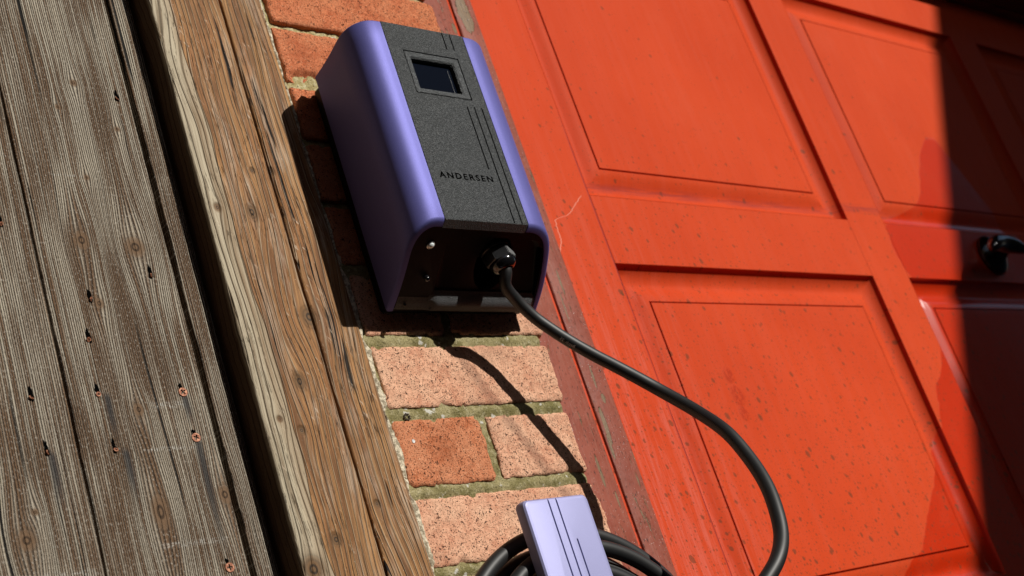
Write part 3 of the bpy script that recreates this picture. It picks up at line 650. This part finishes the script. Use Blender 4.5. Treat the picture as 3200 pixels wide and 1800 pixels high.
# back box and end plates
bm = bmesh.new(); box(bm, .8155, .9990, -.0185, -.0006, .498, .7545, .003); link('back_box', bm2me(bm, 'back_box'), M['black'], ch)
sec = [p for p in inset(OL, .0074)] + [Vector((.8330, -.1036, 0)), Vector((.9340, -.1036, 0))] + [p for p in inset(OR, .0074)]
sec = [p for i, p in enumerate(sec) if p.y < -.0185]
def prism(P, f0, f1, name='c'):
    bm = bmesh.new(); loops(bm, [[Vector((p.x, p.y, f0(p.y))) for p in P], [Vector((p.x, p.y, f1(p.y))) for p in P]], True, True, True); return bm2me(bm, name, 0)
base = prism(sec, lambda y: zb(y) + .0012, lambda y: zb(y) + .03)
def rrect(x0, x1, x2, x3, y0, y1, r, ins=0):            # rounded pocket outline, front narrower than back
    out = []; cs = [((x0 + ins, y0 - ins), 180), ((x2 + ins, y1 + ins), 270), ((x3 - ins, y1 + ins), 0), ((x1 - ins, y0 - ins), 90)]
    pts = [Vector((c[0], c[1], 0)) for c, _ in cs]
    for i, p in enumerate(pts):
        a = (pts[i - 1] - p).normalized(); b = (pts[(i + 1) % 4] - p).normalized()
        for k in range(7): t = k / 6; out.append(p + a * r * (1 - t) ** 2 + b * r * t ** 2)
    return out
tp = prism(sec, lambda y: zt(y) - .005, lambda y: zt(y) - .0012, 'top_plate'); link('top_plate', tp, M['black'], ch)
bm = bmesh.new(); rows = []
for ins, dz in ((-.0012, -.002), (0, .0012), (.0022, .0042), (.0030, .0050)):
    rows.append([Vector((p.x, p.y, zb(p.y) + dz)) for p in rrect(.856, .992, .8435, .9615, -.0335, -.0965, .009, ins)])
loops(bm, rows, True, True, True); pocket = bm2me(bm, 'c', 0)
bm = bmesh.new(); lathe(bm, [(1, -.02), (1, .022)], (0, 0, 0), (0, 0, 1), 36)
for v in bm.verts:
    X, Y = v.co.x * .0225, v.co.y * .0290; y = -.0675 + Y; v.co = Vector((.9175 + X - Y * -.18, y, .515 + v.co.z))
hole = bm2me(bm, 'c', 0)
pl = boolean(base, [pocket, hole], 'end_plate'); pl.materials.clear(); smooth(pl, 35); ep = link('end_plate', pl, M['black'], ch)
bm = bmesh.new()                                        # rolled rear lip
rows = []
for y, dz, dr in ((-.0392, .0030, 0), (-.0372, .0016, .2), (-.0356, .0014, 1.5), (-.0340, .0013, 2.6), (-.0320, .0010, 3.2), (-.0280, .0002, 2.6), (-.0240, -.0004, 1.6), (-.0212, .0004, .6), (-.0192, .0025, 0), (-.0186, .012, 0)):
    r = []
    for k in range(61):
        x = .8160 + .1810 * k / 60; m = max(0, min(1, (x - .853) / .010)) * max(0, min(1, (.992 - x) / .006)); m = m * m * (3 - 2 * m)
        r.append(Vector((x, y, zb(y) + dz - .0019 * dr * m)))
    rows.append(r)
loops(bm, rows); link('lip', bm2me(bm, 'lip', 60), M['lip'], ep)
for x, y, r in ((.8262, -.0265, .0013), (.858, -.0232, .001), (.929, -.0232, .001), (.9805, -.028, .0012)):
    bm = bmesh.new(); lathe(bm, [(r, 0), (r, .003), (r * .5, .0036)], (x, y, zb(y) + .001), (0, -.45, -.9), 10); link('rivet', bm2me(bm, 'rivet'), M['nylon'], ep)
bm = bmesh.new(); lathe(bm, [(.0046, -.002), (.0046, .0006), (.0040, .0012), (.0036, .0008)], (.8271, -.0859, zb(-.0859) + .001), (0, -.466, -.885), 24); link('button_ring', bm2me(bm, 'button_ring'), plain('bright_metal', (.5, .5, .5), .3, 1), ep)
bm = bmesh.new(); lathe(bm, [(.0036, -.001), (.0034, .0012), (.0022, .0022), (.0004, .0026)], (.8271, -.0859, zb(-.0859) + .001), (0, -.466, -.885), 20); link('button', bm2me(bm, 'button', 60), M['led'], ep)
bm = bmesh.new(); lathe(bm, [(.0032, -.001), (.0030, .004), (.0020, .0054), (.0004, .006)], (.8377, -.0543, zb(-.0543) + .001), (0, -.466, -.885), 18); link('stud', bm2me(bm, 'stud', 60), M['gloss'], ep)
# cable gland
GA = on(1546, 780, y=-.0740); ax = Vector((.10, -.12, -1)).normalized()
gl = link('cable_gland', bpy.data.meshes.new('x'), None, ch)
bm = bmesh.new(); lathe(bm, [(.0150, -.02), (.0150, 0), (.0155, .0005), (.0155, .002), (.0148, .0025)], GA, ax, 32)
N = ax.orthogonal().normalized(); B = ax.cross(N); rows = []
for h, s in ((.0024, .0150), (.0032, .0160), (.0150, .0160), (.0160, .0152)):
    r = []
    for k in range(6):
        for t in (0, .5):
            a = math.radians(60 * (k + t) + 18); q = s if t == 0 else s * math.cos(math.radians(30)) * 1.0
            r.append(GA + ax * h + (N * math.cos(a) + B * math.sin(a)) * q)
    rows.append(r)
loops(bm, rows, True, True, True)
for k in range(6):                                      # grip ribs on the nut
    a0, a1 = math.radians(60 * k + 18), math.radians(60 * (k + 1) + 18)
    p0 = (N * math.cos(a0) + B * math.sin(a0)) * .0160; p1 = (N * math.cos(a1) + B * math.sin(a1)) * .0160; on_ = (p0 + p1).normalized()
    for j in range(1, 12):
        c = GA + p0.lerp(p1, j / 12) + on_ * .00005; tv = (p1 - p0).normalized() * .00042
        rows = [[c + ax * h - tv, c + ax * h + on_ * .0005, c + ax * h + tv] for h in (.004, .0145)]
        loops(bm, rows)
g_me = bm2me(bm, 'cable_gland', 30); gl.data = g_me; g_me.materials.append(M['nylon'])
bm = bmesh.new(); lathe(bm, [(.0140, .0160), (.0142, .0175), (.0138, .0200), (.0124, .0225), (.0100, .0245), (.0078, .0252), (.0070, .0240), (.0069, .018)], GA, ax, 36); link('dome_nut', bm2me(bm, 'dome_nut', 60), M['gloss'], gl)

# ------------------------------------------------------------------ charging cable: loop, then the coil hung on the holster
cp = [GA + ax * .010, GA + ax * .025]
for px, py, y in ((1580, 893, -.068), (1613, 937, -.0595), (1667, 989, -.0570), (1725, 1031, -.0605), (1788, 1071, -.066), (1855, 1109, -.073), (1921, 1143, -.081), (1987, 1178, -.089), (2070, 1224, -.101), (2180, 1287, -.127), (2270, 1350, -.155), (2340, 1430, -.172), (2392, 1510, -.186), (2424, 1590, -.195), (2441, 1670, -.200), (2432, 1740, -.202), (2395, 1810, -.198)):
    cp.append(on(px, py, y=y))
e = cp[-1]; cp += [e + Vector(v) for v in ((-.035, .010, -.022), (-.085, .035, -.045), (-.15, .075, -.075), (-.19, .105, -.12))]
ccx = .905
def loop_pts(cx, zt_, a, b, y, n=22, t0=0, t1=1, tw=0):
    out = []
    for k in range(n):
        t = (t0 + (t1 - t0) * k / n) * 2 * math.pi; out.append(Vector((cx + a * math.sin(t), y + tw * math.cos(t), zt_ - b + b * math.cos(t))))
    return out
coil = []
LP = [(.8960, .2480, .158, .150, -.050), (.9020, .2290, .146, .146, -.062), (.8960, .2330, .150, .158, -.034), (.9050, .2150, .134, .150, -.050), (.8990, .2060, .124, .145, -.063), (.9000, .2120, .134, .15, -.026)]
start = .5
for i, (cx, ztp, a, b, y) in enumerate(LP):
    nx = LP[(i + 1) % len(LP)]
    for k in range(24):
        t = k / 24; s = max(0, (t - .75) / .25); s = s * s * (3 - 2 * s)
        cx_, z_, a_, b_, y_ = [p * (1 - s) + q * s for p, q in zip((cx, ztp, a, b, y), nx if i < len(LP) - 1 else (cx, ztp, a, b, y))]
        th = (t + .5) * 2 * math.pi
        coil.append(Vector((cx_ + a_ * math.sin(th), y_, z_ - b_ + b_ * math.cos(th))))
first = coil[0]
cp += [first + Vector((.06, -.005, -.004)), first + Vector((.03, -.001, -.002))]
cable = thing('charging_cable', 'thick black charging cable looping over the red door and coiled on the lilac holster', 'cable', (.95, -.07, .0))
path = catmull(cp + coil, 6)
bm = bmesh.new(); nn = len(cp) * 6 / len(path)
tube(bm, path, lambda t: .0060 + .0012 * min(1, t / (nn * .75)) if t < nn else .0072, 20)
link('sheath', bm2me(bm, 'sheath', 60), M['rubber'], cable)
# print on the cable: follows the curved sheath
def cable_text(body, px, py, y, size, mat, flip=True, rot=.0, name='print'):
    cu = bpy.data.curves.new('t', 'FONT'); cu.body = body; cu.size = size; cu.resolution_u = 2
    o = bpy.data.objects.new('t', cu); COL.objects.link(o); me = evalmesh(o, name); bpy.data.objects.remove(o)
    c = on(px, py, y=y); i0 = min(range(len(path)), key=lambda i: (path[i] - c).length)
    t = (path[i0 + 1] - path[i0 - 1]).normalized(); v = (Vector((0, -DCAM, 0)) - path[i0]).normalized(); v = (v - t * v.dot(t)).normalized(); up = v.cross(t)
    base_ = path[i0]; R = .0066 + .0005
    for w in me.vertices:
        u, s_ = w.co.x, w.co.y; a = rot - s_ / R
        if flip: u = -u; a = rot + s_ / R
        cen = base_ + t * u; j = min(range(max(1, i0 - 12), min(len(path) - 2, i0 + 12)), key=lambda i: (path[i] - cen).length)
        tj = (path[j + 1] - path[j - 1]).normalized(); cen2 = path[j] + tj * (cen - path[j]).dot(tj)
        w.co = cen2 + (v * math.cos(a) + up * math.sin(a)) * R
    return link(name, me, mat, cable)
cable_text('Batch  25', 1793, 1077, -.066, .0046, M['ink'], True, -.55)

# ------------------------------------------------------------------ holster
ho = thing('cable_holster', 'lilac metal cable holster plate with three grooves below the charger', 'holster', (.88, -.03, .05))
bm = bmesh.new(); rows = []; HF = -.0850
def rr2(x0, x1, z0, z1, r, n=6):
    out = []
    for cx, cz, a in ((x1 - r, z1 - r, 0), (x0 + r, z1 - r, 90), (x0 + r, z0 + r, 180), (x1 - r, z0 + r, 270)):
        for k in range(n + 1): b = math.radians(a + 90 * k / n); out.append((cx + r * math.cos(b), cz + r * math.sin(b)))
    return out
for ins, y in ((.0012, -.0725), (.0004, -.0728), (0, -.0740), (0, -.0800), (.0006, -.0828), (.0020, -.0844), (.0040, -.0850)):
    rows.append([Vector((x, y, z)) for x, z in rr2(.8385 + ins, .9195 - ins, .075 + ins, .2712 - ins, .006 - ins * .5)])
loops(bm, rows, True, True, True); hm = bm2me(bm, 'plate', 0)
cut = []
for gx, z1 in ((.8688, .2720), (.8787, .2720), (.8886, .2300)):
    bm = bmesh.new(); box(bm, gx - .0009, gx + .0009, HF - .003, HF + .0013, .06, z1); cut.append(bm2me(bm, 'c', 0))
hp = boolean(hm, cut, 'plate'); hp.materials.clear(); smooth(hp, 28); link('plate', hp, M['lilac'], ho)
bm = bmesh.new(); box(bm, .852, .906, -.0722, -.0006, .085, .175, .004); link('arm', bm2me(bm, 'arm'), M['nylon'], ho)
bm = bmesh.new(); box(bm, .840, .918, -.006, -.0004, .075, .185, .002); link('wall_plate', bm2me(bm, 'wall_plate'), M['nylon'], ho)

# ------------------------------------------------------------------ unseen masses added to shade the door and hold back sky light
ob = thing('added_shade_block', 'unseen dark block with steep sloping top, added across the drive to shade the door', 'added_shade_block', (3.6, -4.3, ZG))  # invented caster, its sloping top shaped for the slanted shade edge
yc = -4.0; k0 = Vector((2.42, .06, 1.14)); t_ = (k0.y - yc); cx0 = k0.x + .40 * t_; cz0 = k0.z + .53 * t_; sl_ = 1.52
xa = cx0 - (cz0 - 1.0) / sl_; xb = 4.95; zbk = cz0 + (xb - cx0) * sl_
P = [(xa, ZG), (22, ZG), (22, zbk + .9), (xb, zbk), (xa, 1.0)]
bm = bmesh.new(); loops(bm, [[Vector((x + (yc - y) * .09, y, z)) for x, z in P] for y in (yc, yc - 3)], True, True, True); link('wall', bm2me(bm, 'wall', 0), M['house'], ob)
bm = bmesh.new()
for (ax_, az_), (bx_, bz_) in (((xa, 1.0), (xb, zbk)), ((xb, zbk), (22.2, zbk + .9))):
    d = Vector((bx_ - ax_, 0, bz_ - az_)).normalized(); nn_ = Vector((-d.z, 0, d.x)) * .07; a = Vector((ax_, 0, az_)) - nn_ * 1.0; b = Vector((bx_, 0, bz_)) - nn_ * 1.0
    loops(bm, [[Vector((p.x + (yc - y) * .09, y, p.z)) for p in (a, b, b + nn_, a + nn_)] for y in (yc + .003, yc - 3.1)], True, True, True)
link('roof', bm2me(bm, 'roof', 0), M['roof'], ob)
hw = thing('added_left_screen', 'unseen dark side wall added left of the drive to block sky light', 'house', (-1.8, -3, ZG))  # out of view, added to screen off sky on the left
bm = bmesh.new(); box(bm, -2.4, -1.8, -9, .3, ZG, 5.2); link('wall', bm2me(bm, 'wall', 0), M['house'], hw)
gw = thing('added_back_screen', 'unseen dark wall added across the drive behind the camera to cut sky light', 'wall', (0, -4.6, ZG))  # out of view, added to screen low sky without stopping the sun
bm = bmesh.new(); box(bm, -1.8, xa - .01, -4.8, -4.6, ZG, 2.35); link('wall', bm2me(bm, 'wall', 0), M['house'], gw)
ev = thing('added_sky_canopy', 'unseen dark overhang added above the garage door and pier to block sky light', 'overhead_screen', (1.5, -.3, 2.42))  # out of view, added to screen the sky overhead
bm = bmesh.new(); box(bm, -1.7, 4.4, -1.95, .2, 2.42, 2.55, .004); link('canopy_slab', bm2me(bm, 'canopy_slab', 0), M['house'], ev)
